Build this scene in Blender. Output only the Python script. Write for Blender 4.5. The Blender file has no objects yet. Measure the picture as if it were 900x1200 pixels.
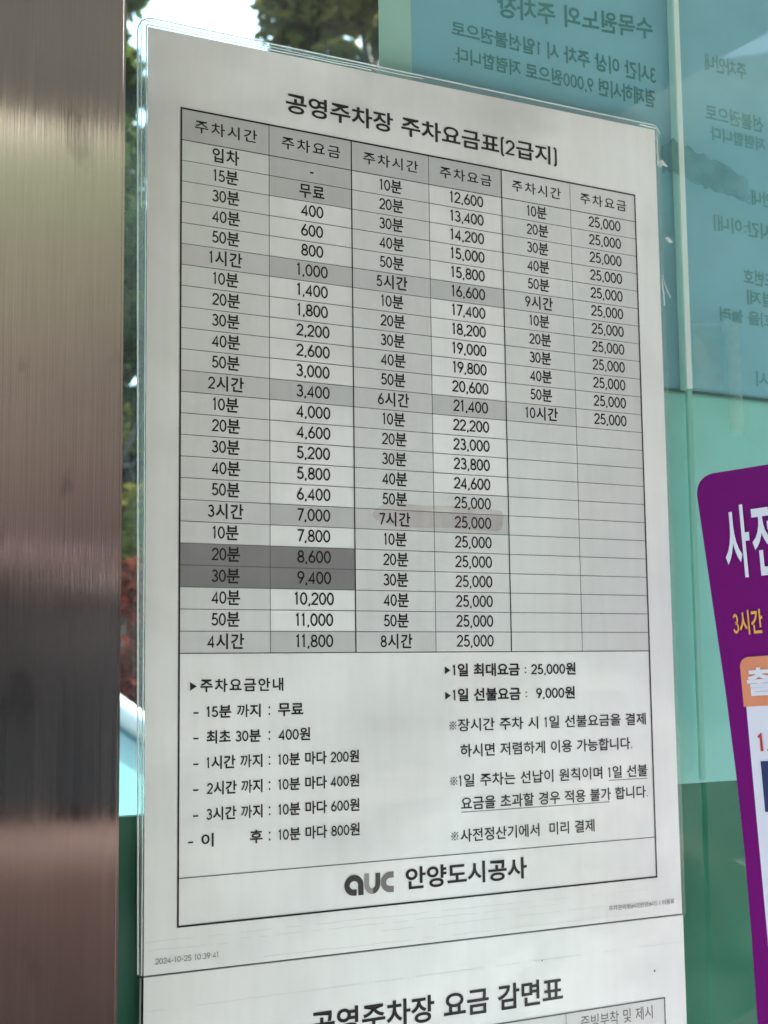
import bpy, bmesh, math, random
from mathutils import Vector, Matrix, noise
R = math.radians
S = bpy.context.scene
COL = S.collection

# ------------------------------------------------------------------ camera, sky, sun, exposure
# World frame: glass wall is the plane y = 0, X to the right along it, Z up; the origin is the top left
# corner of the printed fee table.  Ground lies 1.758 m below that corner.
GZ = -1.758
cam = bpy.data.cameras.new('camera'); cam_o = bpy.data.objects.new('camera', cam); COL.objects.link(cam_o)
cam_o.matrix_world = Matrix(((0.874201, -0.043416, -0.48362, -0.224239),
                             (-0.485422, -0.102275, -0.868277, -0.591472),
                             (-0.011765, 0.993808, -0.110484, -0.257692), (0, 0, 0, 1)))
cam.sensor_fit = 'VERTICAL'; cam.sensor_height = 36; cam.lens = 49.5556
cam.clip_start = 0.01; cam.clip_end = 2000
cam.dof.use_dof = True; cam.dof.focus_distance = 0.66; cam.dof.aperture_fstop = 20
S.camera = cam_o
SUN_EL, SUN_AZ = 45.0, 80.0          # azimuth clockwise from +Y: the sun stands beyond the glass, to the right
w = bpy.data.worlds.new('World'); S.world = w; w.use_nodes = True
nt = w.node_tree; bg = nt.nodes['Background']
sky = nt.nodes.new('ShaderNodeTexSky'); sky.sky_type = 'NISHITA'; sky.sun_disc = False
sky.sun_elevation = R(SUN_EL); sky.sun_rotation = R(SUN_AZ); sky.air_density = .9; sky.dust_density = 4.0; sky.ozone_density = .9
hz = nt.nodes.new('ShaderNodeMix'); hz.data_type = 'RGBA'; hz.blend_type = 'MULTIPLY'; hz.inputs[0].default_value = 1
hz.inputs[7].default_value = (.93, 1.0, .97, 1)      # a milky, less blue autumn sky
nt.links.new(sky.outputs[0], hz.inputs[6]); nt.links.new(hz.outputs[2], bg.inputs[0]); bg.inputs[1].default_value = 0.12
sl = bpy.data.lights.new('sun', 'SUN'); sl.energy = 2.6; sl.angle = R(0.53); sl.color = (1, .95, .87)
so = bpy.data.objects.new('sun', sl); COL.objects.link(so)
sd = Vector((math.sin(R(SUN_AZ)) * math.cos(R(SUN_EL)), math.cos(R(SUN_AZ)) * math.cos(R(SUN_EL)), math.sin(R(SUN_EL))))
so.rotation_euler = sd.to_track_quat('Z', 'Y').to_euler()
S.view_settings.view_transform = 'Standard'; S.view_settings.look = 'None'
S.view_settings.gamma = 1; S.view_settings.exposure = 3.1
S.render.engine = 'CYCLES'
S.cycles.max_bounces = 10; S.cycles.transparent_max_bounces = 24; S.cycles.caustics_reflective = False
S.cycles.sample_clamp_indirect = 4.0

# ------------------------------------------------------------------ materials
def srgb(r, g, b):
    f = lambda c: (c / 255 / 12.92) if c <= 10 else ((c / 255 + .055) / 1.055) ** 2.4
    return (f(r), f(g), f(b), 1)
def mat(name, col, rough=.5, metal=0, coat=0, coat_rough=.1, spec=.5):
    m = bpy.data.materials.new(name); m.use_nodes = True
    b = m.node_tree.nodes['Principled BSDF']
    b.inputs['Base Color'].default_value = (*col[:3], 1)
    b.inputs['Roughness'].default_value = rough; b.inputs['Metallic'].default_value = metal
    b.inputs['Coat Weight'].default_value = coat; b.inputs['Coat Roughness'].default_value = coat_rough
    b.inputs['Specular IOR Level'].default_value = spec
    return m
def nd(m, t, **kw):
    n = m.node_tree.nodes.new(t)
    for k, v in kw.items():
        if k in n.inputs: n.inputs[k].default_value = v
        else: setattr(n, k, v)
    return n
def lk(m, a, b): m.node_tree.links.new(a, b)
def bsdf(m): return m.node_tree.nodes['Principled BSDF']
def coords(m, scale=(1, 1, 1), loc=(0, 0, 0)):
    tc = nd(m, 'ShaderNodeTexCoord'); mp = nd(m, 'ShaderNodeMapping')
    mp.inputs['Scale'].default_value = scale; mp.inputs['Location'].default_value = loc
    lk(m, tc.outputs['Object'], mp.inputs['Vector']); return mp.outputs['Vector']
def ramp(m, src, stops):
    r = nd(m, 'ShaderNodeValToRGB'); e = r.color_ramp.elements
    while len(e) < len(stops): e.new(.5)
    for el, (p, c) in zip(e, stops): el.position = p; el.color = (*c[:3], 1)
    lk(m, src, r.inputs[0]); return r.outputs[0]
def noisetex(m, vec, scale, detail=4, rough=.55):
    n = nd(m, 'ShaderNodeTexNoise'); n.inputs['Scale'].default_value = scale
    n.inputs['Detail'].default_value = detail; n.inputs['Roughness'].default_value = rough
    lk(m, vec, n.inputs['Vector']); return n.outputs['Fac']
def noisy(name, c1, c2, scale, rough=.6, detail=4, sc=(1, 1, 1), lo=.35, hi=.65, **kw):
    m = mat(name, c1, rough, **kw)
    lk(m, ramp(m, noisetex(m, coords(m, sc), scale, detail), [(lo, c1), (hi, c2)]), bsdf(m).inputs['Base Color'])
    return m
def bump(m, src, strength, dist):
    b = nd(m, 'ShaderNodeBump'); b.inputs['Strength'].default_value = strength; b.inputs['Distance'].default_value = dist
    lk(m, src, b.inputs['Height']); lk(m, b.outputs[0], bsdf(m).inputs['Normal'])
    if bsdf(m).inputs['Coat Weight'].default_value > 0: lk(m, b.outputs[0], bsdf(m).inputs['Coat Normal'])

def make_paper(name, base, dirt, seed):
    """laminated white paper: faint smudges, thin wipe streaks, gently rippled clear film"""
    m = mat(name, base, .55, coat=1, coat_rough=.09, spec=.2)
    v = coords(m, (1, 1, 1), (seed, seed * .7, seed * 1.3))
    a = ramp(m, noisetex(m, v, 9, 5), [(.42, base), (.75, dirt)])
    v2 = coords(m, (30, 1, 3), (seed * 2, 0, seed))
    s = noisetex(m, v2, 6, 3)
    mx = nd(m, 'ShaderNodeMix', data_type='RGBA', blend_type='MULTIPLY'); mx.inputs[0].default_value = .5
    lk(m, a, mx.inputs[6]); lk(m, ramp(m, s, [(.3, (.93, .93, .92)), (.6, (1, 1, 1))]), mx.inputs[7])
    vo = nd(m, 'ShaderNodeTexVoronoi', feature='F1'); vo.inputs['Scale'].default_value = 48; lk(m, v, vo.inputs['Vector'])
    sr = nd(m, 'ShaderNodeSeparateColor'); lk(m, vo.outputs['Color'], sr.inputs[0])      # a speck of dirt in a few of the cells
    th = nd(m, 'ShaderNodeMapRange'); th.inputs[1].default_value = .80; th.inputs[2].default_value = 1; th.inputs[3].default_value = 0; th.inputs[4].default_value = .022
    lk(m, sr.outputs[0], th.inputs[0]); ls = nd(m, 'ShaderNodeMath', operation='LESS_THAN'); lk(m, vo.outputs['Distance'], ls.inputs[0]); lk(m, th.outputs[0], ls.inputs[1])
    m3 = nd(m, 'ShaderNodeMix', data_type='RGBA'); lk(m, ls.outputs[0], m3.inputs[0]); lk(m, mx.outputs[2], m3.inputs[6]); m3.inputs[7].default_value = (.12, .115, .10, 1)
    lk(m, m3.outputs[2], bsdf(m).inputs['Base Color'])
    v3 = coords(m, (1, 1, 1.6), (seed, 0, 0))
    h = noisetex(m, v3, 8, 2.5, .45)
    bump(m, h, .55, .012)
    return m

PAPER = make_paper('laminated_paper', (.70, .75, .73), (.55, .58, .55), 0.0)
PAPER_LOWER = make_paper('laminated_paper_lower', (.70, .75, .73), (.62, .65, .63), 3.1)
def ink(name, v, rough=.5):
    m = mat(name, v, rough, coat=1, coat_rough=.12, spec=.2); return m
BLACK = ink('black_ink', (.012, .012, .013))
GREYINK = ink('faded_grey_ink', (.10, .10, .10))
LINEINK = ink('thin_line_ink', (.09, .095, .095))
FAINT = mat('faint_crease', (.53, .555, .54), .5)
LIGHTCELL = make_paper('light_grey_print', (.575, .62, .60), (.52, .55, .535), 1.2)
MIDCELL = make_paper('mid_grey_print', (.455, .49, .475), (.41, .435, .42), 1.7)
HOURCELL = make_paper('hour_row_print', (.52, .56, .545), (.47, .495, .485), 1.4)
DARKCELL = make_paper('dark_grey_print', (.205, .215, .212), (.17, .172, .17), 2.2)

def clear(name, tint, diff=None, diff_fac=0, rough=.05, ior=1.45, noise_scale=None):
    """clear sheet: transparent + Fresnel gloss, optionally clouded by a white scatter"""
    m = bpy.data.materials.new(name); m.use_nodes = True; t = m.node_tree
    for n in list(t.nodes): t.nodes.remove(n)
    out = t.nodes.new('ShaderNodeOutputMaterial')
    tr = t.nodes.new('ShaderNodeBsdfTransparent'); tr.inputs[0].default_value = (*tint, 1)
    gl = t.nodes.new('ShaderNodeBsdfGlossy'); gl.inputs['Roughness'].default_value = rough
    fr = t.nodes.new('ShaderNodeFresnel'); fr.inputs[0].default_value = ior
    cur = tr.outputs[0]
    if diff is not None:
        df = t.nodes.new('ShaderNodeBsdfDiffuse'); df.inputs[0].default_value = (*diff, 1)
        tl = t.nodes.new('ShaderNodeBsdfTranslucent'); tl.inputs[0].default_value = (*diff, 1)
        mm_ = t.nodes.new('ShaderNodeMixShader'); mm_.inputs[0].default_value = .4
        t.links.new(df.outputs[0], mm_.inputs[1]); t.links.new(tl.outputs[0], mm_.inputs[2])
        mx = t.nodes.new('ShaderNodeMixShader'); mx.inputs[0].default_value = diff_fac
        t.links.new(cur, mx.inputs[1]); t.links.new(mm_.outputs[0], mx.inputs[2])
        if noise_scale:
            nz = t.nodes.new('ShaderNodeTexNoise'); nz.inputs['Scale'].default_value = noise_scale; nz.inputs['Detail'].default_value = 5
            tc = t.nodes.new('ShaderNodeTexCoord'); t.links.new(tc.outputs['Object'], nz.inputs['Vector'])
            mr = t.nodes.new('ShaderNodeMapRange'); mr.inputs[1].default_value = .4; mr.inputs[2].default_value = .7
            mr.inputs[3].default_value = diff_fac * .35; mr.inputs[4].default_value = min(1, diff_fac * 1.8)
            t.links.new(nz.outputs['Fac'], mr.inputs[0]); t.links.new(mr.outputs[0], mx.inputs[0])
        cur = mx.outputs[0]
    ge = t.nodes.new('ShaderNodeNewGeometry'); sb = t.nodes.new('ShaderNodeMath'); sb.operation = 'SUBTRACT'; sb.use_clamp = True
    t.links.new(fr.outputs[0], sb.inputs[0]); t.links.new(ge.outputs['Backfacing'], sb.inputs[1])   # no total reflection inside the thin sheet
    m2 = t.nodes.new('ShaderNodeMixShader'); t.links.new(sb.outputs[0], m2.inputs[0])
    t.links.new(cur, m2.inputs[1]); t.links.new(gl.outputs[0], m2.inputs[2]); t.links.new(m2.outputs[0], out.inputs[0])
    return m
GLASS = clear('tinted_glass', (.90, .985, .965), (.62, .80, .76), .035, 0.0, 1.5, 22)
FILM = clear('laminate_film', (.90, .95, .94), (.75, .85, .83), .12, .08)
RIDGE = clear('laminate_ridge', (.80, .88, .86), (.90, .97, .95), .8, .1)  # whitish scatter paints the bright refraction lines along the film edges
TAPE = clear('clear_tape', (.95, .97, .96), (.7, .85, .8), .09, .2, 1.35, 60)
DIRTYTAPE = clear('dirty_tape', (.92, .95, .94), (.12, .22, .20), .09, .3, 1.3, 70)
SEAL = clear('silicone', (.55, .7, .64), (.78, .90, .84), .93, .3)

def steel_streaks(m, f):      # brushing: fine dull and bright hairlines in the metal itself
    src = bsdf(m).inputs['Base Color'].links[0].from_socket
    mx = nd(m, 'ShaderNodeMix', data_type='RGBA', blend_type='MULTIPLY'); mx.inputs[0].default_value = 1
    lk(m, src, mx.inputs[6]); lk(m, ramp(m, f, [(.3, (.85, .85, .85)), (.7, (1, 1, 1))]), mx.inputs[7]); lk(m, mx.outputs[2], bsdf(m).inputs['Base Color'])
def steel():
    m = mat('brushed_steel', (.57, .54, .495), .26, 1)
    b = bsdf(m); b.inputs['Anisotropic'].default_value = 1.0
    tg = nd(m, 'ShaderNodeTangent', direction_type='RADIAL', axis='Z'); lk(m, tg.outputs[0], b.inputs['Tangent'])
    v = coords(m, (1, 1, .012)); f = noisetex(m, v, 1300, 3, .7)
    v2 = coords(m, (1, 1, .006)); f2 = noisetex(m, v2, 320, 2, .6)
    ad = nd(m, 'ShaderNodeMath', operation='ADD'); lk(m, f, ad.inputs[0]); lk(m, f2, ad.inputs[1])
    bump(m, ad.outputs[0], .12, .0004)
    mr = nd(m, 'ShaderNodeMapRange'); mr.inputs[1].default_value = .35; mr.inputs[2].default_value = .7
    mr.inputs[3].default_value = .09; mr.inputs[4].default_value = .15
    lk(m, f2, mr.inputs[0]); lk(m, mr.outputs[0], b.inputs['Roughness'])
    sp = noisetex(m, coords(m, (1, 1, .5)), 55, 3, .5)
    lk(m, ramp(m, sp, [(.27, (.44, .415, .38)), (.34, (.57, .54, .495)), (.8, (.61, .58, .535))]), b.inputs['Base Color'])
    steel_streaks(m, f)
    return m
STEEL = steel()
TEAL = noisy('teal_paper', (.255, .465, .585), (.285, .50, .62), 14, .6)
TEALINK = noisy('show_through_ink', (.07, .21, .225), (.09, .245, .26), 40, .6)
FAINTINK = noisy('faint_show_through_ink', (.13, .29, .31), (.17, .35, .37), 40, .6)
MARGIN = noisy('pale_paper_border', (.46, .60, .54), (.50, .64, .58), 25, .6)
FROST = noisy('frosted_green_film', (.33, .62, .585), (.36, .65, .61), 7, .5)
GREEN = noisy('green_painted_panel', (.008, .120, .068), (.016, .155, .092), 11, .5, spec=.15)
PURPLE = noisy('purple_vinyl', (.17, .001, .145), (.185, .002, .16), 8, .5, spec=.15)
WHITE_V = mat('white_vinyl', (.78, .78, .82), .4)
YELLOW_V = mat('yellow_vinyl', (.85, .44, .03), .4)
ORANGE_V = mat('orange_vinyl', (.78, .27, .12), .4)
RED_V = mat('red_vinyl', (.55, .02, .03), .4)
NAVY_V = mat('navy_vinyl', (.008, .02, .10), .4)

# ------------------------------------------------------------------ mesh helpers
def link(name, me, parent=None):
    o = bpy.data.objects.new(name, me); COL.objects.link(o)
    if parent is not None: o.parent = parent
    return o
def obj(name, bm, m, parent=None, smooth=False):
    me = bpy.data.meshes.new(name); bm.to_mesh(me); bm.free()
    for k in (m if isinstance(m, (list, tuple)) else [m]): me.materials.append(k)
    if smooth:
        for p in me.polygons: p.use_smooth = True
    return link(name, me, parent)
def tag(o, label=None, cat=None, group=None, kind=None):
    for k, v in (('label', label), ('category', cat), ('group', group), ('kind', kind)):
        if v: o[k] = v
    return o
def thing(name, label, cat, loc=(0, 0, 0), rz=0, group=None):
    o = bpy.data.objects.new(name, None); COL.objects.link(o); o.location = loc; o.rotation_euler = (0, 0, rz)
    o.empty_display_size = .1
    return tag(o, label, cat, group)
def box(bm, a, b):
    x0, y0, z0 = a; x1, y1, z1 = b
    v = [bm.verts.new(p) for p in ((x0, y0, z0), (x1, y0, z0), (x1, y1, z0), (x0, y1, z0), (x0, y0, z1), (x1, y0, z1), (x1, y1, z1), (x0, y1, z1))]
    return [bm.faces.new([v[i] for i in q]) for q in ((3, 2, 1, 0), (4, 5, 6, 7), (0, 1, 5, 4), (1, 2, 6, 5), (2, 3, 7, 6), (3, 0, 4, 7))]
def quad(bm, pts): return bm.faces.new([bm.verts.new(p) for p in pts])
def rect(bm, x0, x1, z0, z1, y):      # faces -Y
    return quad(bm, ((x0, y, z0), (x1, y, z0), (x1, y, z1), (x0, y, z1)))
def slab(bm, outline, y0, y1):        # closed prism of an outline in XZ, front at y0
    f = [bm.verts.new((x, y0, z)) for x, z in outline]; b = [bm.verts.new((x, y1, z)) for x, z in outline]
    bm.faces.new(f); bm.faces.new(b[::-1]); n = len(f)
    for i in range(n): bm.faces.new((f[i], b[i], b[(i + 1) % n], f[(i + 1) % n]))
def tube(bm, pts, r, n=6, closed=False):
    rings = []
    for i, p in enumerate(pts):
        p = Vector(p); rr = r[i] if isinstance(r, (list, tuple)) else r
        a = Vector(pts[i - 1]) if (i or closed) else p; c = Vector(pts[(i + 1) % len(pts)]) if (i < len(pts) - 1 or closed) else p
        d = (c - a).normalized(); s = d.orthogonal().normalized() if abs(d.y) > .9 else d.cross(Vector((0, 1, 0))).normalized()
        u = s.cross(d)
        rings.append([bm.verts.new(p + rr * (math.cos(t) * s + math.sin(t) * u)) for t in [2 * math.pi * k / n for k in range(n)]])
    m = len(rings)
    for i in range(m if closed else m - 1):
        A, B = rings[i], rings[(i + 1) % m]
        for k in range(n): bm.faces.new((A[k], A[(k + 1) % n], B[(k + 1) % n], B[k]))
    if not closed: bm.faces.new(rings[0][::-1]); bm.faces.new(rings[-1])
def rounded(pts, radii, n=8):
    """round the corners of a polygon (x,z)"""
    out = []; N = len(pts)
    for i, p in enumerate(pts):
        r = radii[i] if isinstance(radii, (list, tuple)) else radii
        p = Vector(p); a = (Vector(pts[i - 1]) - p).normalized(); b = (Vector(pts[(i + 1) % N]) - p).normalized()
        if r <= 0: out.append(tuple(p)); continue
        for k in range(n + 1):
            t = k / n; q = (1 - t) ** 2 * (p + a * r) + 2 * t * (1 - t) * (p + a * r * .12 + b * r * .12) + t * t * (p + b * r)
            out.append(tuple(q))
    return out

# --- lettering: glyph outlines of Blender's own built-in font, turned into plain mesh faces
_tc = {}
def _font(s, bold):
    c = bpy.data.curves.new('lettering', 'FONT'); c.body = s; c.resolution_u = 4; c.offset = bold
    c.fill_mode = 'FRONT'; c.dimensions = '2D'
    o = bpy.data.objects.new('lettering', c); COL.objects.link(o)
    e = o.evaluated_get(bpy.context.evaluated_depsgraph_get()); me = e.to_mesh()
    V = [(v.co.x, v.co.y) for v in me.vertices]; F = [tuple(p.vertices) for p in me.polygons]
    e.to_mesh_clear(); bpy.data.objects.remove(o); bpy.data.curves.remove(c)
    return V, F
def _arc(cx, cy, rx, ry, a0, a1, n=18):
    return [(cx + rx * math.cos(R(a0 + (a1 - a0) * k / n)), cy + ry * math.sin(R(a0 + (a1 - a0) * k / n))) for k in range(n + 1)]
# single-line figures of the notice's geometric typeface: centre lines and advance
STROKES = {'0': ([_arc(.245, .365, .185, .325, 90, 450, 28)], .50), '1': ([[(.075, .60), (.185, .70), (.185, 0)]], .36),
 '2': ([_arc(.235, .505, .175, .185, 175, -38) + [(.05, .037), (.43, .037)]], .48),
 '3': ([_arc(.22, .53, .15, .16, 155, -80, 16) + _arc(.22, .205, .18, .172, 82, -160)], .47),
 '4': ([[(.335, 0), (.335, .66), (.05, .19), (.44, .19)]], .49),
 '5': ([[(.40, .69), (.145, .69), (.105, .395)] + _arc(.225, .235, .185, .20, 112, -155)], .48),
 '6': ([[(.32, .73), (.085, .33)] + _arc(.24, .22, .178, .185, 150, 500, 26)], .48),
 '7': ([[(.04, .69), (.41, .69), (.15, 0)]], .45),
 '8': ([_arc(.24, .535, .145, .158, 90, 450, 24), _arc(.24, .20, .18, .165, 90, 450, 24)], .48),
 '9': ([[(.16, 0), (.395, .40)] + _arc(.24, .51, .178, .185, -30, 320, 26)], .48),
 ',': ([[(.12, .075), (.075, -.09)]], .21), '.': ([[(.10, 0), (.10, .09)]], .22), ':': ([[(.12, .10), (.12, .19)], [(.12, .42), (.12, .51)]], .24),
 '(': ([[(.20, .82), (.12, .76), (.10, .68), (.10, .02), (.12, -.06), (.20, -.12)]], .25), ')': ([[(.06, .82), (.14, .76), (.16, .68), (.16, .02), (.14, -.06), (.06, -.12)]], .25),
 '-': ([[(.06, .30), (.30, .30)]], .36)}
def _stroke(ch, wd):
    V, F = [], []
    for P in STROKES[ch][0]:
        P = [Vector(p) for p in P]; n = len(P); closed = (P[0] - P[-1]).length < 1e-4; base = len(V)
        for i, p in enumerate(P):
            a = P[i] - P[i - 1] if i else (P[-1] - P[-2] if closed else P[1] - P[0])
            c = P[i + 1] - P[i] if i < n - 1 else (P[1] - P[0] if closed else a)
            a = a.normalized(); c = c.normalized(); nrm = Vector((-(a.y + c.y), a.x + c.x))
            nrm = nrm.normalized() if nrm.length > 1e-6 else Vector((-a.y, a.x)); k = 1 / max(.5, nrm.dot(Vector((-a.y, a.x))))
            V += [tuple(p + nrm * wd * k / 2), tuple(p - nrm * wd * k / 2)]
        F += [(base + 2 * i, base + 2 * i + 1, base + 2 * i + 3, base + 2 * i + 2) for i in range(n - 1)]
    return V, F
def _char(ch, bold):
    k = (ch, bold)
    if k not in _tc:
        if ch in STROKES: _tc[k] = (*_stroke(ch, .072 + 1.6 * bold), STROKES[ch][1] + bold)
        elif ch == ' ': _tc[k] = ([], [], .32)
        else:
            bo = min(bold, .010) if ch in '까' else bold; V, F = _font(ch, bo); V2 = _font(ch + ch, bo)[0]
            _tc[k] = (V, F, max(v[0] for v in V2) - max(v[0] for v in V))
    return _tc[k]
def glyphs(s, bold=0.0, space=1.0):
    V, F, x = [], [], 0
    for ch in s:
        v, f, ad = _char(ch, bold); n = len(V)
        V += [(x + p[0], p[1]) for p in v]; F += [tuple(i + n for i in q) for q in f]; x += ad * space
    return V, F
def put(bm, V, F, fx, y, mp=None):
    vs = []
    for a in V:
        x, z = fx(*a); vs.append(bm.verts.new((x, y, z) if mp is None else mp(x, z)))
    for f in F:
        try: bm.faces.new([vs[i] for i in f])
        except ValueError: pass
def fit(bm, s, x0, x1, zb, zt, y, bold=0.0, space=1.0, mirror=False, mp=None):
    """letters stretched to fill the box x0..x1, zb..zt ; zb, zt may be (left, right) pairs"""
    V, F = glyphs(s, bold, space)
    xs = [v[0] for v in V]; ys = [v[1] for v in V]; a, b, c, d = min(xs), max(xs), min(ys), max(ys)
    zb2 = zb if isinstance(zb, tuple) else (zb, zb); zt2 = zt if isinstance(zt, tuple) else (zt, zt)
    def fx(px, py):
        t = (px - a) / (b - a); q = (py - c) / (d - c)
        if mirror: t = 1 - t
        return x0 + t * (x1 - x0), (1 - q) * (zb2[0] + t * (zb2[1] - zb2[0])) + q * (zt2[0] + t * (zt2[1] - zt2[0]))
    put(bm, V, F, fx, y, mp)
def centred(bm, s, xc, zbase, ex, ez, y, bold=0.0, space=1.0):
    V, F = glyphs(s, bold, space); xs = [v[0] for v in V]; m = (min(xs) + max(xs)) / 2
    put(bm, V, F, lambda px, py: (xc + (px - m) * ex, zbase + py * ez), y)
MM = .001

# ------------------------------------------------------------------ setting: ground, hills
bm = bmesh.new()
quad(bm, ((-160, -160, GZ), (160, -160, GZ), (160, 160, GZ), (-160, 160, GZ)))
ASPH = noisy('asphalt', (.045, .044, .043), (.06, .058, .055), 3, .85, 6)
tag(obj('ground', bm, ASPH), kind='structure')
bm = bmesh.new(); box(bm, (-6, -14, GZ - .05), (9, 1.2, GZ + .012))
tag(obj('pavement', bm, noisy('reddish_pavers', (.044, .037, .033), (.064, .053, .048), 4, .8, 5)), kind='structure')
bm = bmesh.new(); box(bm, (-3.0, -2.4, GZ - .02), (4.5, .6, GZ + .11))
tag(obj('bounce_apron', bm, noisy('bounce_concrete', (.33, .335, .325), (.41, .415, .40), 3, .85, 6)), kind='structure')  # unseen slab, added to bounce sunlight up onto the notices
def reflection_hills():  # added hillside, its height shaped for reflections in steel and glass
    bm = bmesh.new(); N, K = 220, 7; rows = []
    for i in range(N):
        az = -math.pi + 2 * math.pi * i / N        # clockwise from +Y
        back = math.degrees(math.atan2(math.sin(az), -math.cos(az)))     # clockwise angle seen in a mirror of the glass
        el = 7.0
        if -70 < back < 120:
            t = min(1, max(0, (back - 19) / 11)); el = 22.6 + 1.0 * t * t * (3 - 2 * t)
            e = min(1, (back + 70) / 25, (120 - back) / 25); el = 7 + (el - 7) * e
        r0 = 40
        row = []
        for k in range(K):
            u = k / (K - 1); r = r0 + 22 * u
            h = (r0 + 22) * math.tan(R(el)) * (u ** .55) + 1.5 * (u > 0)
            n = noise.noise(Vector((math.sin(az) * r * .25, math.cos(az) * r * .25, u * 3))) * 1.2 * min(1, 2 * u)
            row.append(bm.verts.new((math.sin(az) * r, math.cos(az) * r, GZ + h + n)))
        rows.append(row)
    for i in range(N):
        A, B = rows[i], rows[(i + 1) % N]
        for k in range(K - 1): bm.faces.new((A[k], B[k], B[k + 1], A[k + 1]))
    m = mat('reflection_hillside', (.05, .05, .03), .9); v = coords(m); n_ = noisetex(m, v, .35, 6)
    sx = nd(m, 'ShaderNodeSeparateXYZ'); lk(m, v, sx.inputs[0]); ad = nd(m, 'ShaderNodeMath', operation='MULTIPLY_ADD')
    lk(m, n_, ad.inputs[0]); ad.inputs[1].default_value = 14; lk(m, sx.outputs[2], ad.inputs[2])
    mr = nd(m, 'ShaderNodeMapRange'); mr.inputs[1].default_value = 6; mr.inputs[2].default_value = 32; lk(m, ad.outputs[0], mr.inputs[0])
    lk(m, ramp(m, mr.outputs[0], [(.1, (.065, .042, .040)), (.4, (.090, .074, .060)), (.65, (.078, .080, .056)), (.80, (.098, .104, .074)), (.92, (.24, .215, .175))]), bsdf(m).inputs['Base Color'])  # tints by height and pale crest added to band the steel's reflection
    bsdf(m).inputs['Specular IOR Level'].default_value = 0
    return tag(obj('reflection_hills', bm, m, smooth=True), kind='structure')
reflection_hills()

# ------------------------------------------------------------------ canopy over the notice wall
t = thing('canopy', 'flat dark canopy roof over the glass notice wall', 'canopy', (0, 0, 0))
bm = bmesh.new(); box(bm, (-1.30, -2.30, .892), (1.60, .9, .99))
obj('roof', bm, noisy('dark_soffit', (.17, .165, .155), (.21, .20, .19), 5, .7), t)
bm = bmesh.new(); box(bm, (-1.32, -2.325, .885), (1.62, -2.302, 1.06))
obj('fascia', bm, STEEL, t)

# ------------------------------------------------------------------ stainless post
bm = bmesh.new(); box(bm, (-.205, -.05, GZ), (-.0424, .07, .891))
bmesh.ops.bevel(bm, geom=[e for e in bm.edges if abs(e.verts[0].co.z - e.verts[1].co.z) > 1], offset=.0016, segments=3, affect='EDGES')
tag(obj('steel_post', bm, STEEL), 'brushed stainless steel post at the left edge beside the notices', 'post')

# ------------------------------------------------------------------ glass wall: two panes with a silicone joint
def pane(x0, x1, label):
    bm = bmesh.new(); box(bm, (x0, .0012, GZ + .10), (x1, .0062, .888))
    return tag(obj('glass_pane', bm, GLASS), label, 'glass pane', 'tinted panes of the notice wall')
pane(-.0405, .2995, 'tinted glass pane behind the white fee notice')
pane(.3035, 1.30, 'tinted glass pane to the right of the pale joint, behind the purple sign')
t = thing('sealant_joint', 'pale translucent sealant joint between the two glass panes', 'sealant joint')
bm = bmesh.new(); box(bm, (.29965, .0004, -.1045), (.30335, .0064, .888)); obj('pale_bead', bm, SEAL, t)
bm = bmesh.new(); box(bm, (.2999, .0008, -.3195), (.3031, .0030, -.1055))
obj('lower_bead', bm, clear('dull_silicone', (.6, .75, .7), (.38, .70, .62), .6, .3), t)

# ------------------------------------------------------------------ posters on the far face of the glass, seen from behind
def poster(x0, x1, border, label):
    t = thing('poster', label, 'poster', group='teal posters on the far face of the glass')
    bm = bmesh.new(); box(bm, (x0, .0075, -.1046), (x1, .0080, .30)); obj('sheet', bm, TEAL, t)
    if border:
        bm = bmesh.new(); box(bm, (border, .0076, -.1046), (x0 - .0002, .0079, .30)); obj('border_strip', bm, MARGIN, t)
    return t
p1 = poster(.1290, .3014, .1098, 'teal poster seen from behind through the glass, mirrored lettering above the fee notice')
p2 = poster(.3016, .62, None, 'teal poster seen from behind to the right of the pale joint, above the purple sign')
Y = .0073
def mirrored(p, s, x0, x1, z0, z1):
    bm = bmesh.new(); fit(bm, s, x0 + .0045, x1 + .0045, z0, z1, Y, .026, 1, True); obj('mirrored_lettering', bm, TEALINK if p is p1 else FAINTINK, p)
mirrored(p1, '수목원노외 주차장', .178, .2849, (.0885, .0985), (.101, .1117))
mirrored(p1, '3시간 이상 주차 시 1일선불권으로', .1487, .2862, .0718, (.0803, .083))
mirrored(p1, '결제하시면 9,000원으로 저렴합니다.', .1495, .2852, .0577, (.0661, .0686))
mirrored(p1, '선불권 구매안내', .1790, .2513, .0318, (.0390, .0410))
for s, x0, x1, z0, z1 in (('주차안내', .3235, .356, .0885, .0990), ('선불권으로', .3225, .3680, .0580, .0680), ('저렴합니다', .3255, .3690, .0465, .0550),
                          ('구매안내', .3560, .3900, .0120, .0215), ('(3시간:이내)', .3255, .3790, -.0085, .0020), ('카드번호', .3470, .3800, -.0370, -.0275),
                          ('결제', .3490, .3720, -.0490, -.0400), ('번호)을 눌러', .3275, .3800, -.0615, -.0525), ('표시', .3535, .3750, -.0970, -.0880)):
    mirrored(p2, s, x0, x1, z0, z1)
bm = bmesh.new(); box(bm, (.06, .0076, -.3215), (.66, .0081, -.1048))
tag(obj('frosted_film', bm, FROST), 'pale green frosted film on the glass between teal posters and dark green panel', 'window film')
bm = bmesh.new(); box(bm, (-.0405, .0085, GZ + .10), (1.3, .0150, -.3203))
tag(obj('green_panel', bm, GREEN), 'dark green painted panel across the bottom of the glass wall', 'panel')
t = thing('glazing_bar', 'thin dull bar across the glass under the teal posters', 'glazing bar')
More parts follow.
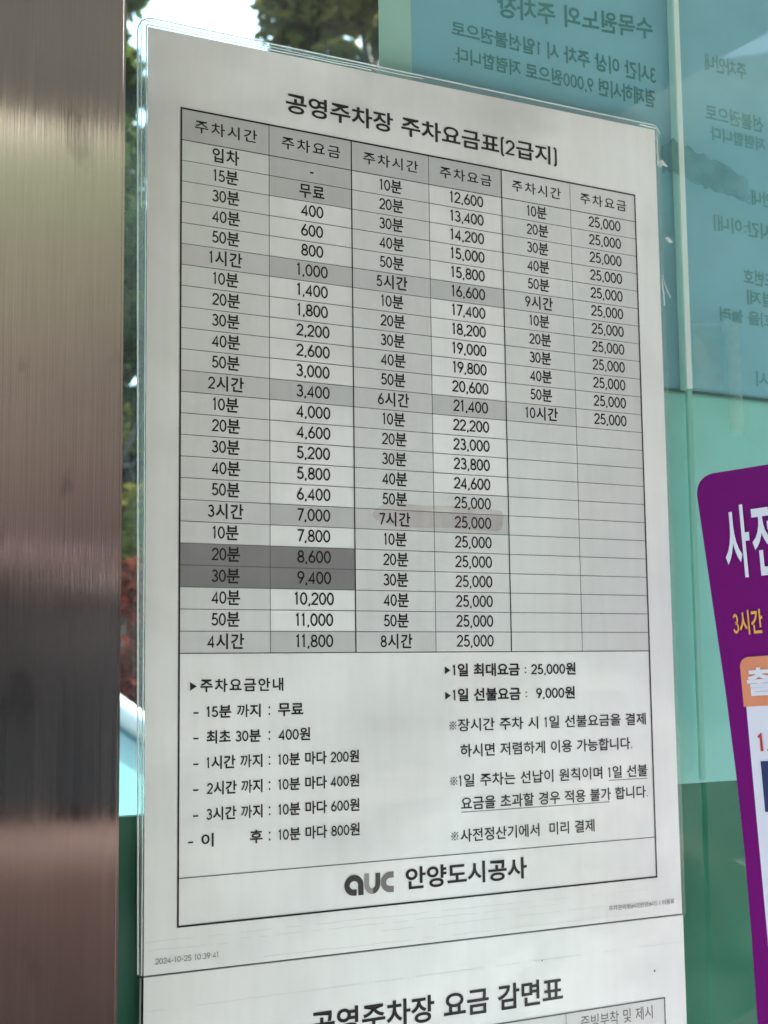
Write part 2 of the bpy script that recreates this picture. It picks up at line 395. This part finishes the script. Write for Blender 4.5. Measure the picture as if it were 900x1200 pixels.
bm = bmesh.new(); box(bm, (.26, .0066, -.1058), (.62, .0072, -.1040)); obj('dark_edge', bm, mat('dull_bar', (.05, .12, .11), .4), t)
bm = bmesh.new(); box(bm, (.26, .0065, -.1068), (.62, .0071, -.1060)); obj('pale_edge', bm, mat('pale_bar', (.22, .42, .37), .4), t)

# ------------------------------------------------------------------ the fee notice
W, H = .2647, .3674
CW = W / 6; HR = .01503; RP = (.6803 * H - HR) / 24
def rowz(i): return -(HR + RP * i)          # top line of body row i
notice = thing('fee_notice', 'laminated white parking fee notice with a six column price table', 'notice', (.1325, 0, -.387))
def child(o): o.parent = notice; o.matrix_parent_inverse = notice.matrix_basis.inverted(); return o
PO = [(-.0152, -.3863), (.2811, -.3876), (.2807, .0403), (-.0163, .0356)]
bm = bmesh.new(); slab(bm, PO, -.0016, -.0012); child(obj('paper', bm, PAPER))
YS, YL, YT = -.00168, -.00174, -.00180
fees1 = ['-', '무료'] + [f'{n:,}' for n in (400, 600, 800, 1000, 1400, 1800, 2200, 2600, 3000, 3400, 4000, 4600, 5200, 5800, 6400, 7000, 7800, 8600, 9400, 10200, 11000, 11800)]
tens = ['10분', '20분', '30분', '40분', '50분']
time1 = ['입차', '15분', '30분', '40분', '50분', '1시간'] + tens + ['2시간'] + tens + ['3시간'] + tens + ['4시간']
time2 = tens + ['5시간'] + tens + ['6시간'] + tens + ['7시간'] + tens + ['8시간']
fees2 = [f'{n:,}' for n in range(12600, 24700, 800)]
fees2 = ['12,600', '13,400', '14,200', '15,000', '15,800', '16,600', '17,400', '18,200', '19,000', '19,800', '20,600', '21,400', '22,200', '23,000', '23,800', '24,600'] + ['25,000'] * 8
time3 = tens + ['9시간'] + tens + ['10시간']; fees3 = ['25,000'] * 12
# shaded cells: one sheet for each unbroken run of a tone down a column
TONE = {'h': HOURCELL, 'l': LIGHTCELL, 'm': MIDCELL, 'd': DARKCELL}
def tone(c, i):
    hour = i in (5, 11, 17, 23)
    if i < 0: return 'm' if c < 4 else 'l'
    if i in (19, 20) and c < 2: return 'd'
    if c == 1: return 'm' if i < 2 or hour else None
    if c == 3: return 'm' if i in (5, 11, 17) else ('l' if i >= 16 else None)
    return 'h' if c in (0, 2) and hour or c == 4 and i in (5, 11) else 'l'
for c in range(6):
    i = -1
    while i < 24:
        k = tone(c, i); j = i
        while j + 1 < 24 and tone(c, j + 1) == k: j += 1
        if k:
            bm = bmesh.new(); rect(bm, c * CW, (c + 1) * CW, rowz(j + 1), 0 if i < 0 else rowz(i), YS)
            child(obj('shaded_cells', bm, TONE[k]))
        i = j + 1
# ruled lines
thick, thin = bmesh.new(), bmesh.new()
def hl(bm, x0, x1, z, w, y): rect(bm, x0, x1, z - w / 2, z + w / 2, y)
def vl(bm, x, z0, z1, w, y): rect(bm, x - w / 2, x + w / 2, z0, z1, y)
e = .00042
hl(thick, -e, W + e, 0, 2 * e, YT); hl(thick, -e, W + e, -H, 2 * e, YT)
vl(thick, 0, -H + e, -e, 2 * e, YT); vl(thick, W, -H + e, -e, 2 * e, YT)
for c in (2, 4): vl(thick, c * CW, rowz(24) + .0002, -e, .0006, YT)
for c in (1, 3, 5): vl(thin, c * CW, rowz(24), -e, .00032, YL)
for i in range(25):
    hl(thin, e, W - e, rowz(i), .00045 if i in (0, 24) else .00030, YL - .00002)
hl(thin, e, W - e, -.9446 * H, .0004, YL - .00002)
child(obj('table_border', thick, BLACK)); child(obj('table_rules', thin, LINEINK))
# table entries
bm = bmesh.new()
for c in range(6):
    fit(bm, '주차시간' if c % 2 == 0 else '주차요금', (c + .15) * CW, (c + .86) * CW, -.0104, -.0042, YT, .010, 1.12)
for c, lst in ((0, time1), (1, fees1), (2, time2), (3, fees2), (4, time3), (5, fees3)):
    for i, s in enumerate(lst):
        wide = '시간' in s or s in ('입차', '무료')
        centred(bm, s, (c + .5 + (.01 if c % 2 else 0)) * CW, rowz(i) - (.0073 if wide else .0072), *((.0080, .0078) if c % 2 and not wide else (.0073, .0075)), YT, .020, 1.06 if wide else .98)
child(obj('table_entries', bm, BLACK))
bm = bmesh.new()
fit(bm, '공영주차장 주차요금표(2급지)', .0530, .2125, .0072, .0182, YT, .020)
child(obj('title', bm, BLACK))
# explanatory notes
bm = bmesh.new()
def tri(x, z): bm.faces.new([bm.verts.new(p) for p in ((x, YT, z - .0019), (x + .0032, YT, z), (x, YT, z + .0019))])
tri(.0052, -.2645)
fit(bm, '주차요금안내', .0100, .0505, -.2672, -.2612, YT, .018, 1.1)
for k, (a, b) in enumerate((('15분 까지', '무료'), ('최초 30분', '400원'), ('1시간 까지', '10분 마다 200원'), ('2시간 까지', '10분 마다 400원'),
                            ('3시간 까지', '10분 마다 600원'), (None, '10분 마다 800원'))):
    zt = -.2728 - k * .01117; zb = zt - .0059
    xd = .0068 if k < 5 else .0045
    rect(bm, xd, xd + .0024, zb + .0022, zb + .00285, YT)
    if a: fit(bm, a, .0130, .0400 if k > 1 else .0392, zb, zt, YT, .021)
    else:
        fit(bm, '이', .0107, .0165, zb, zt, YT, .021); fit(bm, '후', .0338, .0400, zb, zt, YT, .021)
    for q in (.0012, .0042): rect(bm, .0431, .0438, zb + q - .0004, zb + q + .0004, YT)
    x1 = {0: .0606, 1: .0640}.get(k, .0893)
    fit(bm, b, .0478, x1, zb, zt, YT, .021)
child(obj('notes', bm, BLACK)); bm = bmesh.new(); tri(.1371, -.2588); tri(.1371, -.2711)
fit(bm, '1일 최대요금 : 25,000원', .1415, .2159, -.2620, -.2556, YT, .026)
fit(bm, '1일 선불요금 :  9,000원', .1413, .2150, -.2741, -.2677, YT, .026)
fit(bm, '장시간 주차 시 1일 선불요금을 결제', .1440, .2608, -.2886, -.2824, YT, .012)
fit(bm, '하시면 저렴하게 이용 가능합니다.', .1452, .2511, -.3010, -.2947, YT, .012)
fit(bm, '1일 주차는 선납이 원칙이며 1일 선불', .1440, .2608, -.3154, -.3091, YT, .012)
fit(bm, '요금을 초과할 경우 적용 불가 합니다.', .1451, .2604, -.3264, -.3200, YT, .012)
fit(bm, '사전정산기에서  미리 결제', .1445, .2252, -.3416, -.3353, YT, .012)
for z in (-.2856, -.3122, -.3384):           # reference marks: a cross with four dots
    x = .1412; h = .0018; w_ = .00022
    for sgn in (1, -1):
        bm.faces.new([bm.verts.new((x + px, YT, z + pz)) for px, pz in ((-h - w_, -sgn * h), (-h + w_, -sgn * h), (h + w_, sgn * h), (h - w_, sgn * h))])
    for dx, dz in ((0, .0016), (0, -.0016), (.0016, 0), (-.0016, 0)):
        rect(bm, x + dx - .00036, x + dx + .00036, z + dz - .00036, z + dz + .00036, YT)
child(obj('notes', bm, BLACK))
bm = bmesh.new(); hl(bm, .2352, .2606, -.3164, .00030, YL); child(obj('underline', bm, GREYINK))
bm = bmesh.new(); hl(bm, .1452, .2354, -.3273, .00030, YL); child(obj('underline', bm, GREYINK))
# company mark: rounded a (dark), split u (pale left, dark right), c (grey)
def arc(bm, cx, cz, rx, rz, w, a0, a1, n=22):
    P = []
    for k in range(n + 1):
        t_ = R(a0 + (a1 - a0) * k / n); c_, s_ = math.cos(t_), math.sin(t_)
        P.append((bm.verts.new((cx + (rx - w) * c_, YT, cz + (rz - w) * s_)), bm.verts.new((cx + rx * c_, YT, cz + rz * s_))))
    for A, B in zip(P, P[1:]): bm.faces.new((A[0], A[1], B[1], B[0]))
zc = -.3570
bm = bmesh.new(); arc(bm, .0860, zc, .0050, .0047, .0028, 0, 270); rect(bm, .0882, .0910, zc - .0047, zc, YT)
rect(bm, .0860, .0874, zc - .0047, zc - .0019, YT); child(obj('emblem', bm, ink('emblem_dark', (.035, .035, .037))))
bm = bmesh.new(); arc(bm, .0957, zc, .0042, .0047, .0025, 180, 275); rect(bm, .0915, .0940, zc, zc + .0047, YT)
child(obj('emblem', bm, ink('emblem_pale', (.25, .25, .25))))
bm = bmesh.new(); arc(bm, .0957, zc, .0042, .0047, .0025, 276, 360); rect(bm, .0974, .0999, zc, zc + .0047, YT)
child(obj('emblem', bm, ink('emblem_dark_half', (.06, .06, .062))))
bm = bmesh.new(); arc(bm, .1052, zc, .0050, .0047, .0028, 90, 270); rect(bm, .1052, .1071, zc + .0019, zc + .0047, YT); rect(bm, .1052, .1071, zc - .0047, zc - .0019, YT)
child(obj('emblem', bm, ink('emblem_grey', (.16, .16, .16))))
bm = bmesh.new(); fit(bm, '안양도시공사', .1136, .1828, -.3615, -.3511, YT, .022)
child(obj('company_name', bm, BLACK))
bm = bmesh.new(); fit(bm, '2024-10-25 10:39:41', -.0103, .0186, -.3822, -.3796, YT, 0); child(obj('printed_date', bm, GREYINK)); bm = bmesh.new()
fit(bm, '주차관리원#42(안양#41). / 이용료', .2329, .2760, -.3822, -.3794, YT, 0)
child(obj('printed_code', bm, GREYINK))
bm = bmesh.new()
slab(bm, rounded([(.0960, -.1855), (.112, -.1900), (.140, -.1890), (.1725, -.1898), (.1735, -.1790), (.150, -.1775), (.126, -.1788), (.104, -.1772)], [.004, .007, .008, .004, .003, .008, .008, .006], 6), -.00188, -.00186)
child(obj('smudge_mark', bm, clear('pinkish_smudge', (.985, .972, .97), (.50, .43, .42), .045, .3, 1.1, 45)))
# laminate margin, its pressed ridges and creases
FO = rounded([(-.0178, -.3864), (.2838, -.3886), (.2843, .0432), (-.0213, .0400)], [.001, .001, .005, .007])
bm = bmesh.new()
fi = [bm.verts.new((x, -.00150, z)) for x, z in PO]
def ringfaces(bm, outer, inner, y0, y1):
    from mathutils.geometry import tessellate_polygon
    loops = [[Vector((x, z, 0)) for x, z in outer], [Vector((x, z, 0)) for x, z in inner]]
    allp = loops[0] + loops[1]
    for y in (y0, y1):
        vs = [bm.verts.new((p.x, y, p.y)) for p in allp]
        for tr in tessellate_polygon(loops): bm.faces.new([vs[i] for i in tr])
bm.free(); bm = bmesh.new(); ringfaces(bm, FO, PO, -.00155, -.00125)
child(obj('laminate_margin', bm, FILM))
bm = bmesh.new()
def wob(a, b, n, amp, seed, y=-.0016):
    rnd = random.Random(seed); return [(a[0] + (b[0] - a[0]) * k / n + rnd.uniform(-amp, amp), y, a[1] + (b[1] - a[1]) * k / n + rnd.uniform(-amp, amp)) for k in range(n + 1)]
bm.free()
for P, r in (([(x, -.0015, z) for x, z in FO[18:]] + [(FO[0][0], -.0015, FO[0][1])], .00036), (wob((-.0188, -.05), (-.0196, .037), 12, .00012, 1), .00022),
             (wob((-.0178, .0381), (.13, .0400), 16, .00018, 2), .0002), (wob((-.0169, .0366), (.1, .0386), 12, .00015, 3), .00026),
             (wob((-.0170, .0362), (-.0162, -.386), 30, .00008, 4), .00030), (wob((.27, .0414), (.2822, .0416), 6, .0002, 5), .0004),
             (wob((.2820, .0410), (.2822, .0200), 8, .0003, 6), .00045), (wob((.2824, -.045), (.2834, -.06), 6, .0002, 8), .0004)):
    bm = bmesh.new(); tube(bm, P, r); child(obj('laminate_ridge', bm, RIDGE, None, True))
bm = bmesh.new(); rnd = random.Random(5)
for z, a, b in ((-.3725, -.015, .281), (-.3760, -.0145, .024), (-.3752, .03, .20), (-.3790, .10, .279), (-.3842, .04, .26)):
    P = wob((a, z), (b, z - .0006), 40, .00022, int(-z * 1e5), -.00162)
    for p, q in zip(P, P[1:]):
        if rnd.random() < .85:
            quad(bm, ((p[0], p[1], p[2] - .00012), (q[0], q[1], q[2] - .00012), (q[0], q[1], q[2] + .00012), (p[0], p[1], p[2] + .00012)))
child(obj('creases', bm, FAINT))
# ------------------------------------------------------------------ second notice below
n2 = thing('discount_notice', 'laminated white fee discount notice taped directly below the price table notice', 'notice', (.133, 0, -.80))
def child2(o): o.parent = n2; o.matrix_parent_inverse = n2.matrix_basis.inverted(); return o
bm = bmesh.new(); slab(bm, [(-.0157, -.80), (.2824, -.80), (.2818, -.3882), (-.0152, -.3868)], -.00145, -.00122); child2(obj('paper', bm, PAPER_LOWER))
YA, YB, YC = -.00152, -.00157, -.00163
bm = bmesh.new(); fit(bm, '공영주차장 요금 감면표', .0634, .2029, -.4230, -.4108, YC, .020); child2(obj('title', bm, BLACK))
bm = bmesh.new(); rect(bm, 0, .2674, -.4445, -.4290, YA); child2(obj('header_shading', bm, LIGHTCELL))
bm = bmesh.new(); hl(bm, -e, .2674 + e, -.4290, .0007, YC); vl(bm, .2674, -.70, -.4290, .0007, YC); vl(bm, 0, -.70, -.4290, .0007, YC)
hl(bm, 0, .2674, -.4445, .0004, YC); vl(bm, .2044, -.70, -.4293, .0003, YC); vl(bm, .11, -.70, -.4293, .0003, YC)
child2(obj('table_border', bm, LINEINK))
bm = bmesh.new(); fit(bm, '증빙부착 및 제시', .2134, .2592, -.4382, -.4315, YC, 0); child2(obj('table_entries', bm, GREYINK))
bm = bmesh.new(); tube(bm, [(-.0154, -.00148, -.38695), (.2818, -.00148, -.38835)], .00022); child2(obj('top_edge_shadow', bm, mat('dull_edge', (.20, .21, .20), .5))); bm = bmesh.new(); tube(bm, wob((-.0167, -.387), (-.0172, -.80), 20, .0001, 9), .0004)  # dark top tube paints the shadow line where the two notices meet
child2(obj('laminate_ridge', bm, bpy.data.materials['dull_edge']))
bm = bmesh.new()
P = wob((-.014, -.4012), (.281, -.4020), 40, .0001, 7, YA)
for p, q in zip(P, P[1:]):
    if rnd.random() < .6: quad(bm, ((p[0], p[1], p[2] - .0001), (q[0], q[1], q[2] - .0001), (q[0], q[1], q[2] + .0001), (p[0], p[1], p[2] + .0001)))
child2(obj('creases', bm, FAINT))
bm = bmesh.new(); bm.faces.new([bm.verts.new((.2615 + .0006 * math.cos(a), YC, -.4148 + .0006 * math.sin(a))) for a in [k2 * math.pi / 4 for k2 in range(8)]])
child2(obj('speck', bm, mat('speck', (.10, .095, .09), .7)))

# ------------------------------------------------------------------ old tape on the glass
def patch(name, pts, m, label, y=.0006, seed=0, ragged=0):
    rnd = random.Random(seed); out = []
    N = len(pts)
    for i in range(N):
        a, b = Vector(pts[i]), Vector(pts[(i + 1) % N])
        for k in range(8):
            p = a.lerp(b, k / 8)
            out.append((p.x + rnd.uniform(-ragged, ragged), p.y + rnd.uniform(-ragged, ragged)))
    bm = bmesh.new(); slab(bm, out, y, y + .0004)
    return tag(obj(name, bm, m), label, 'tape')
patch('tape_scrap', [(.2870, .0330), (.2960, .0385), (.318, .0330), (.352, .0240), (.352, .0100), (.318, .014), (.296, .0190), (.2872, .0175)], DIRTYTAPE,
      'torn dirty scrap of clear tape by the upper right corner of the fee notice', seed=2, ragged=.0013)
patch('tape_strip', [(.3050, -.103), (.3050, -.066), (.3270, -.066), (.3270, -.103)], TAPE, 'clear tape strip left on the glass just right of the pale joint', seed=3, ragged=.0003)
patch('tape_strip', [(.3300, -.128), (.3290, -.062), (.3400, -.062), (.3410, -.128)], TAPE, 'narrow upright clear tape strip above the purple sign', seed=4, ragged=.0003)
for pts, lab in (([(.2835, .0232), (.2868, .0246), (.2905, .0212), (.2872, .0218), (.2850, .0196)], 'bright torn plastic flake at the upper right corner of the fee notice'),
                 ([(.2872, -.0203), (.2890, -.0197), (.2925, -.0222), (.2905, -.0228)], 'small pale plastic flake on the glass between the notice and the pale joint')):
    bm = bmesh.new(); slab(bm, pts, -.0002, .0006); tag(obj('plastic_flake', bm, RIDGE), lab, 'plastic flake')
bm = bmesh.new(); tube(bm, [(.2842, .0003, -.042), (.2862, .0003, -.048), (.2898, .0003, -.0545)], .00035)
tag(obj('plastic_sliver', bm, RIDGE), 'thin bent pale plastic sliver on the glass beside the right edge of the fee notice', 'plastic sliver')

# ------------------------------------------------------------------ purple sign, turned towards the camera
P0 = Vector((.22472, -.09, -.17841)); A0 = Vector((.38513, -.92286, 0)); UP = Vector((0, 0, 1)); NN = Vector((-.92286, -.38513, 0))
tt = R(3.2); AX = A0 * math.cos(tt) + UP * math.sin(tt); AZ = UP * math.cos(tt) - A0 * math.sin(tt)
sign = thing('purple_sign', 'purple sign board with white and yellow lettering at the right edge', 'sign board')
def onsign(d): return lambda x, z: tuple(P0 + AX * x + AZ * z + NN * d)
def plate(outline, d0, d1, m, name):
    bm = bmesh.new(); f = [bm.verts.new(onsign(d1)(x * MM, z * MM)) for x, z in outline]; b = [bm.verts.new(onsign(d0)(x * MM, z * MM)) for x, z in outline]
    bm.faces.new(f); bm.faces.new(b[::-1])
    for i in range(len(f)): bm.faces.new((f[i], b[i], b[(i + 1) % len(f)], f[(i + 1) % len(f)]))
    bmesh.ops.recalc_face_normals(bm, faces=bm.faces)
    return obj(name, bm, m, sign)
edge = [(-2.0, 9.2), (-1.4, 0), (1.4, -48), (4.0, -90), (5.6, -129), (6.3, -164), (6.0, -200), (5.1, -238), (2, -330)]
ol = rounded([edge[0]] + [(130, 9.0), (130, -330)] + edge[:0:-1], [9, 9, 9] + [9] + [0] * 7, 8)
plate(ol, -.004, 0, PURPLE, 'board')
def rp(x0, x1, z0, z1, r): return rounded([(x0, z0), (x1, z0), (x1, z1), (x0, z1)], r, 6)
plate(rp(13.6, 122, -320, -97.5, [4, 4, 0, 0]), .00002, .0003, WHITE_V, 'white_field')
plate(rp(12.5, 122, -99.2, -77.0, [0, 0, 4, 4]), .00002, .0006, ORANGE_V, 'heading_bar')
plate(rp(18.1, 110, -146, -123.7, 0), .0002, .0006, NAVY_V, 'picture_block')
def signtext(name, m, items):
    for s, x0, x1, z0, z1, b in items:
        bm = bmesh.new(); fit(bm, s, x0 * MM, x1 * MM, z0 * MM, z1 * MM, 0, b, 1, False, onsign(.0009)); obj(name, bm, m, sign)
signtext('white_lettering', WHITE_V, [('사', 10.6, 22.9, -41, -7.4, .02), ('전', 24.2, 37, -41, -7.6, .02), ('출', 15.4, 27, -94.6, -82, .035)])
signtext('yellow_lettering', YELLOW_V, [('3시간', 11.1, 25.4, -67, -55.8, .02)])
signtext('red_lettering', RED_V, [('1.', 17.8, 23.2, -119.3, -111.0, .03)])

# ------------------------------------------------------------------ trees and shrubs beyond the glass
def leafmat(name, c1, c2):
    m = bpy.data.materials.new(name); m.use_nodes = True; t = m.node_tree
    for n in list(t.nodes): t.nodes.remove(n)
    out = t.nodes.new('ShaderNodeOutputMaterial'); d = t.nodes.new('ShaderNodeBsdfDiffuse'); tl = t.nodes.new('ShaderNodeBsdfTranslucent')
    tc = t.nodes.new('ShaderNodeTexCoord'); nz = t.nodes.new('ShaderNodeTexNoise'); nz.inputs['Scale'].default_value = 2.2; nz.inputs['Detail'].default_value = 5
    rp_ = t.nodes.new('ShaderNodeValToRGB'); rp_.color_ramp.elements[0].position = .38; rp_.color_ramp.elements[1].position = .62
    rp_.color_ramp.elements[0].color = (*c1, 1); rp_.color_ramp.elements[1].color = (*c2, 1)
    mx = t.nodes.new('ShaderNodeMixShader'); mx.inputs[0].default_value = .3
    L = t.links.new
    L(tc.outputs['Object'], nz.inputs['Vector']); L(nz.outputs['Fac'], rp_.inputs[0]); L(rp_.outputs[0], d.inputs[0]); L(rp_.outputs[0], tl.inputs[0])
    L(d.outputs[0], mx.inputs[1]); L(tl.outputs[0], mx.inputs[2]); L(mx.outputs[0], out.inputs[0]); return m
BARK = noisy('bark', (.035, .028, .022), (.07, .055, .042), 9, .9, 5, (1, 1, .3))
LM = {'green': leafmat('green_leaves', (.035, .065, .020), (.085, .11, .028)), 'yellow': leafmat('yellow_leaves', (.22, .17, .03), (.12, .14, .03)),
      'red': leafmat('red_leaves', (.15, .018, .018), (.10, .03, .018)), 'dark': leafmat('dark_leaves', (.025, .045, .020), (.06, .075, .026)),
      'olive': leafmat('olive_leaves', (.075, .08, .022), (.20, .155, .04))}
CAM = Vector((-.2242, -.5915, 0))
def polar(az, dist): return CAM.x + dist * math.sin(R(az)), CAM.y + dist * math.cos(R(az))
def tree(name, az, dist, h, base, rx, leaf, n, size, label, cat, seed, clumps=26, group=None, stems=1):
    x, y = polar(az, dist); rnd = random.Random(seed)
    t = thing(name, label, cat, (x, y, GZ), 0, group)
    bm = bmesh.new(); zc, rz = (h + base) / 2, (h - base) / 2; cl = []
    for k in range(clumps):
        while True:
            p = Vector((rnd.uniform(-1, 1), rnd.uniform(-1, 1), rnd.uniform(-1, 1)))
            if .1 < p.length < 1: break
        c = Vector((p.x * rx * .8, p.y * rx * .8, zc + p.z * rz * .85)); cl.append((c, rnd.uniform(.22, .42) * min(rx, rz) * 1.15))
    for s in range(stems):
        bx = Vector((rnd.uniform(-.2, .2) * (stems > 1), rnd.uniform(-.2, .2) * (stems > 1), -.05)); r0 = .028 * h / (stems ** .5)
        pts = [bx + Vector((rnd.uniform(-.06, .06) * k, rnd.uniform(-.06, .06) * k, (base + (h - base) * .75) * k / 6)) for k in range(7)]
        tube(bm, pts, [r0 * (1 - .13 * k) for k in range(7)], 8)
        for c, r in cl[s::stems][:12]:
            q = pts[3 + int(rnd.random() * 3)]; tube(bm, [q, q.lerp(c, .5) + Vector((0, 0, -.1)), c], [r0 * .35, r0 * .22, r0 * .08], 5)
    obj('trunk', bm, BARK, t, True)
    V, F = [], []
    for k in range(n):
        c, r = cl[int(rnd.random() * len(cl))]
        d = Vector((rnd.gauss(0, 1), rnd.gauss(0, 1), rnd.gauss(0, 1))).normalized() * r * rnd.random() ** .45; d.z *= .8
        p = c + d; u = Vector((rnd.gauss(0, 1), rnd.gauss(0, 1), rnd.gauss(0, .7))).normalized(); v = u.orthogonal().normalized()
        v.rotate(Matrix.Rotation(rnd.uniform(0, 6.28), 3, u)); s = size * rnd.uniform(.6, 1.3); i = len(V)
        V += [p - u * s, p + v * s * .45, p + u * s, p - v * s * .45]; F.append((i, i + 1, i + 2, i + 3))
    me = bpy.data.meshes.new('crown'); me.from_pydata(V, [], F); me.materials.append(LM[leaf]); link('crown', me, t)
    return t
G = 'trees beyond the glass'
tree('tree', 17.3, 13.5, 10.5, 1.6, .68, 'green', 22000, .085, 'green leafy tree seen through the glass just right of the steel post', 'tree', 11, 70, group=G)
tree('tree', 28.4, 12.0, 9.0, 2.6, 1.15, 'olive', 24000, .085, 'olive autumn tree seen through the glass above the fee notice', 'tree', 12, 34, group=G)
G = 'shrubs beyond the glass'
tree('shrub', 19.0, 11.5, 4.5, 1.7, .8, 'yellow', 5000, .06, 'tall yellow autumn shrub seen in the glass strip beside the steel post', 'shrub', 13, 14, G, 3)
tree('shrub', 19.2, 12.8, 6.7, 1.0, 1.0, 'dark', 17000, .08, 'tall dark green shrub behind the yellow one in the glass strip', 'shrub', 14, 40, G, 3)
tree('shrub', 19.1, 9.2, 2.25, .5, .7, 'red', 3500, .05, 'low red autumn shrub behind the white car in the glass strip', 'shrub', 15, 14, G, 3)

# ------------------------------------------------------------------ parked cars
TYRE = mat('tyre', (.02, .02, .02), .8); RIM = mat('rim', (.5, .5, .5), .3, 1); PALEGLASS = mat('pale_car_glass', (.10, .24, .25), .06); DARKGLASS = mat('dark_car_glass', (.008, .010, .012), .25, 0, 0, .1, .2)
LAMP = mat('lamp_lens', (.7, .7, .7), .1); TAIL = mat('tail_lens', (.35, .01, .01), .15)
def car(loc, rz, paint, label, CARGLASS):
    t = thing('parked_car', label, 'car', loc, rz, 'parked cars')
    # stations along the length: x, half width, sill height, shoulder height
    st = [(-2.2, .60, .42, .70), (-2.1, .80, .30, .92), (-1.6, .88, .26, 1.00), (-.6, .90, .24, 1.00), (.5, .90, .24, .98), (1.2, .89, .25, .94), (1.8, .86, .27, .86), (2.1, .78, .32, .74), (2.22, .58, .42, .62)]
    bm = bmesh.new(); rings = []
    for x, hw, z0, z1 in st:
        pr = [(-hw * .9, z0), (-hw, z0 + .12), (-hw, z1 - .14), (-hw * .93, z1 - .03), (-hw * .6, z1 + .02), (0, z1 + .035), (hw * .6, z1 + .02), (hw * .93, z1 - .03), (hw, z1 - .14), (hw, z0 + .12), (hw * .9, z0)]
        rings.append([bm.verts.new((x, y, z)) for y, z in pr])
    for A, B in zip(rings, rings[1:]):
        for k in range(len(A)): bm.faces.new((A[k], B[k], B[(k + 1) % len(A)], A[(k + 1) % len(A)]))
    bm.faces.new(rings[0]); bm.faces.new(rings[-1][::-1]); bmesh.ops.recalc_face_normals(bm, faces=bm.faces)
    obj('body', bm, paint, t, True)
    gh = [(-2.0, .76, .72), (-1.55, .76, .66), (.35, .76, .64), (1.15, .76, .70)]
    low = [(-2.0, .77, .98), (-1.0, .80, 1.0), (.2, .80, .99), (1.2, .76, .93)]; top = [(-1.72, .62, 1.50), (-1.0, .64, 1.56), (-.1, .64, 1.56), (.42, .60, 1.48)]
    bm = bmesh.new(); L = [[bm.verts.new((x, s * hw, z)) for s in (-1, 1)] for x, hw, z in low]; T = [[bm.verts.new((x, s * hw, z)) for s in (-1, 1)] for x, hw, z in top]
    for i in range(3):
        for s in (0, 1): bm.faces.new((L[i][s], L[i + 1][s], T[i + 1][s], T[i][s]))
    bm.faces.new((L[0][0], L[0][1], T[0][1], T[0][0])); bm.faces.new((L[3][0], L[3][1], T[3][1], T[3][0]))
    bmesh.ops.recalc_face_normals(bm, faces=bm.faces); obj('window', bm, CARGLASS, t)
    bm = bmesh.new(); rr = []
    for x, hw, z in [(-1.78, .60, 1.47)] + top + [(.5, .56, 1.44)]:
        rr.append([bm.verts.new(p) for p in ((x, -hw - .03, z - .05), (x, -hw - .01, z + .01), (x, -hw * .6, z + .05), (x, hw * .6, z + .05), (x, hw + .01, z + .01), (x, hw + .03, z - .05))])
    for A, B in zip(rr, rr[1:]):
        for k in range(6): bm.faces.new((A[k], B[k], B[(k + 1) % 6], A[(k + 1) % 6]))
    bm.faces.new(rr[0]); bm.faces.new(rr[-1][::-1])
    for s in (-1, 1):
        for (a, b) in ((low[0], top[0]), (low[3], top[3])): tube(bm, [(a[0], s * (a[1] + .005), a[2]), (b[0], s * (b[1] + .02), b[2])], .05, 6)
        for xx in (-1.0, -.0): tube(bm, [(xx - .05, s * .805, .98), (xx - .1, s * .655, 1.53)], .035, 6)
    bmesh.ops.recalc_face_normals(bm, faces=bm.faces); obj('roof', bm, paint, t, True)
    for x in (-1.35, 1.35):
        for s in (-1, 1):
            bm = bmesh.new()
            bmesh.ops.create_cone(bm, cap_ends=True, segments=28, radius1=.34, radius2=.34, depth=.22, matrix=Matrix.Translation((x, s * .80, .34)) @ Matrix.Rotation(R(90), 4, 'X'))
            wv = obj('wheel', bm, TYRE, t); bm = bmesh.new()
            bmesh.ops.create_cone(bm, cap_ends=True, segments=24, radius1=.22, radius2=.22, depth=.03, matrix=Matrix.Translation((x, s * .91, .34)) @ Matrix.Rotation(R(90), 4, 'X'))
            obj('rim', bm, RIM, wv)
    for s in (-1, 1):
        for nm, x, z, m in (('headlight', 2.10, .66, LAMP), ('tail_light', -2.14, .80, TAIL)):
            bm = bmesh.new(); box(bm, (x - .08, s * .62 - .12, z - .05), (x + .07, s * .62 + .12, z + .06)); obj(nm, bm, m, t)
    return t
x, y = polar(18.6, 6.0)
car((x - .9, y, GZ), R(12), mat('white_car_paint', (.75, .76, .76), .25, 0, 1, .05), 'white parked car seen through the narrow glass strip beside the steel post', PALEGLASS)
car((1.0, -3.9, GZ), R(4), mat('maroon_car_paint', (.045, .026, .024), .45, 0, 0, .1, .2), 'unseen dark maroon car added for the dark band reflected in the steel post', DARKGLASS).scale = (1.05, 1.05, 1.16)  # added out of view to darken the lower reflection in the steel
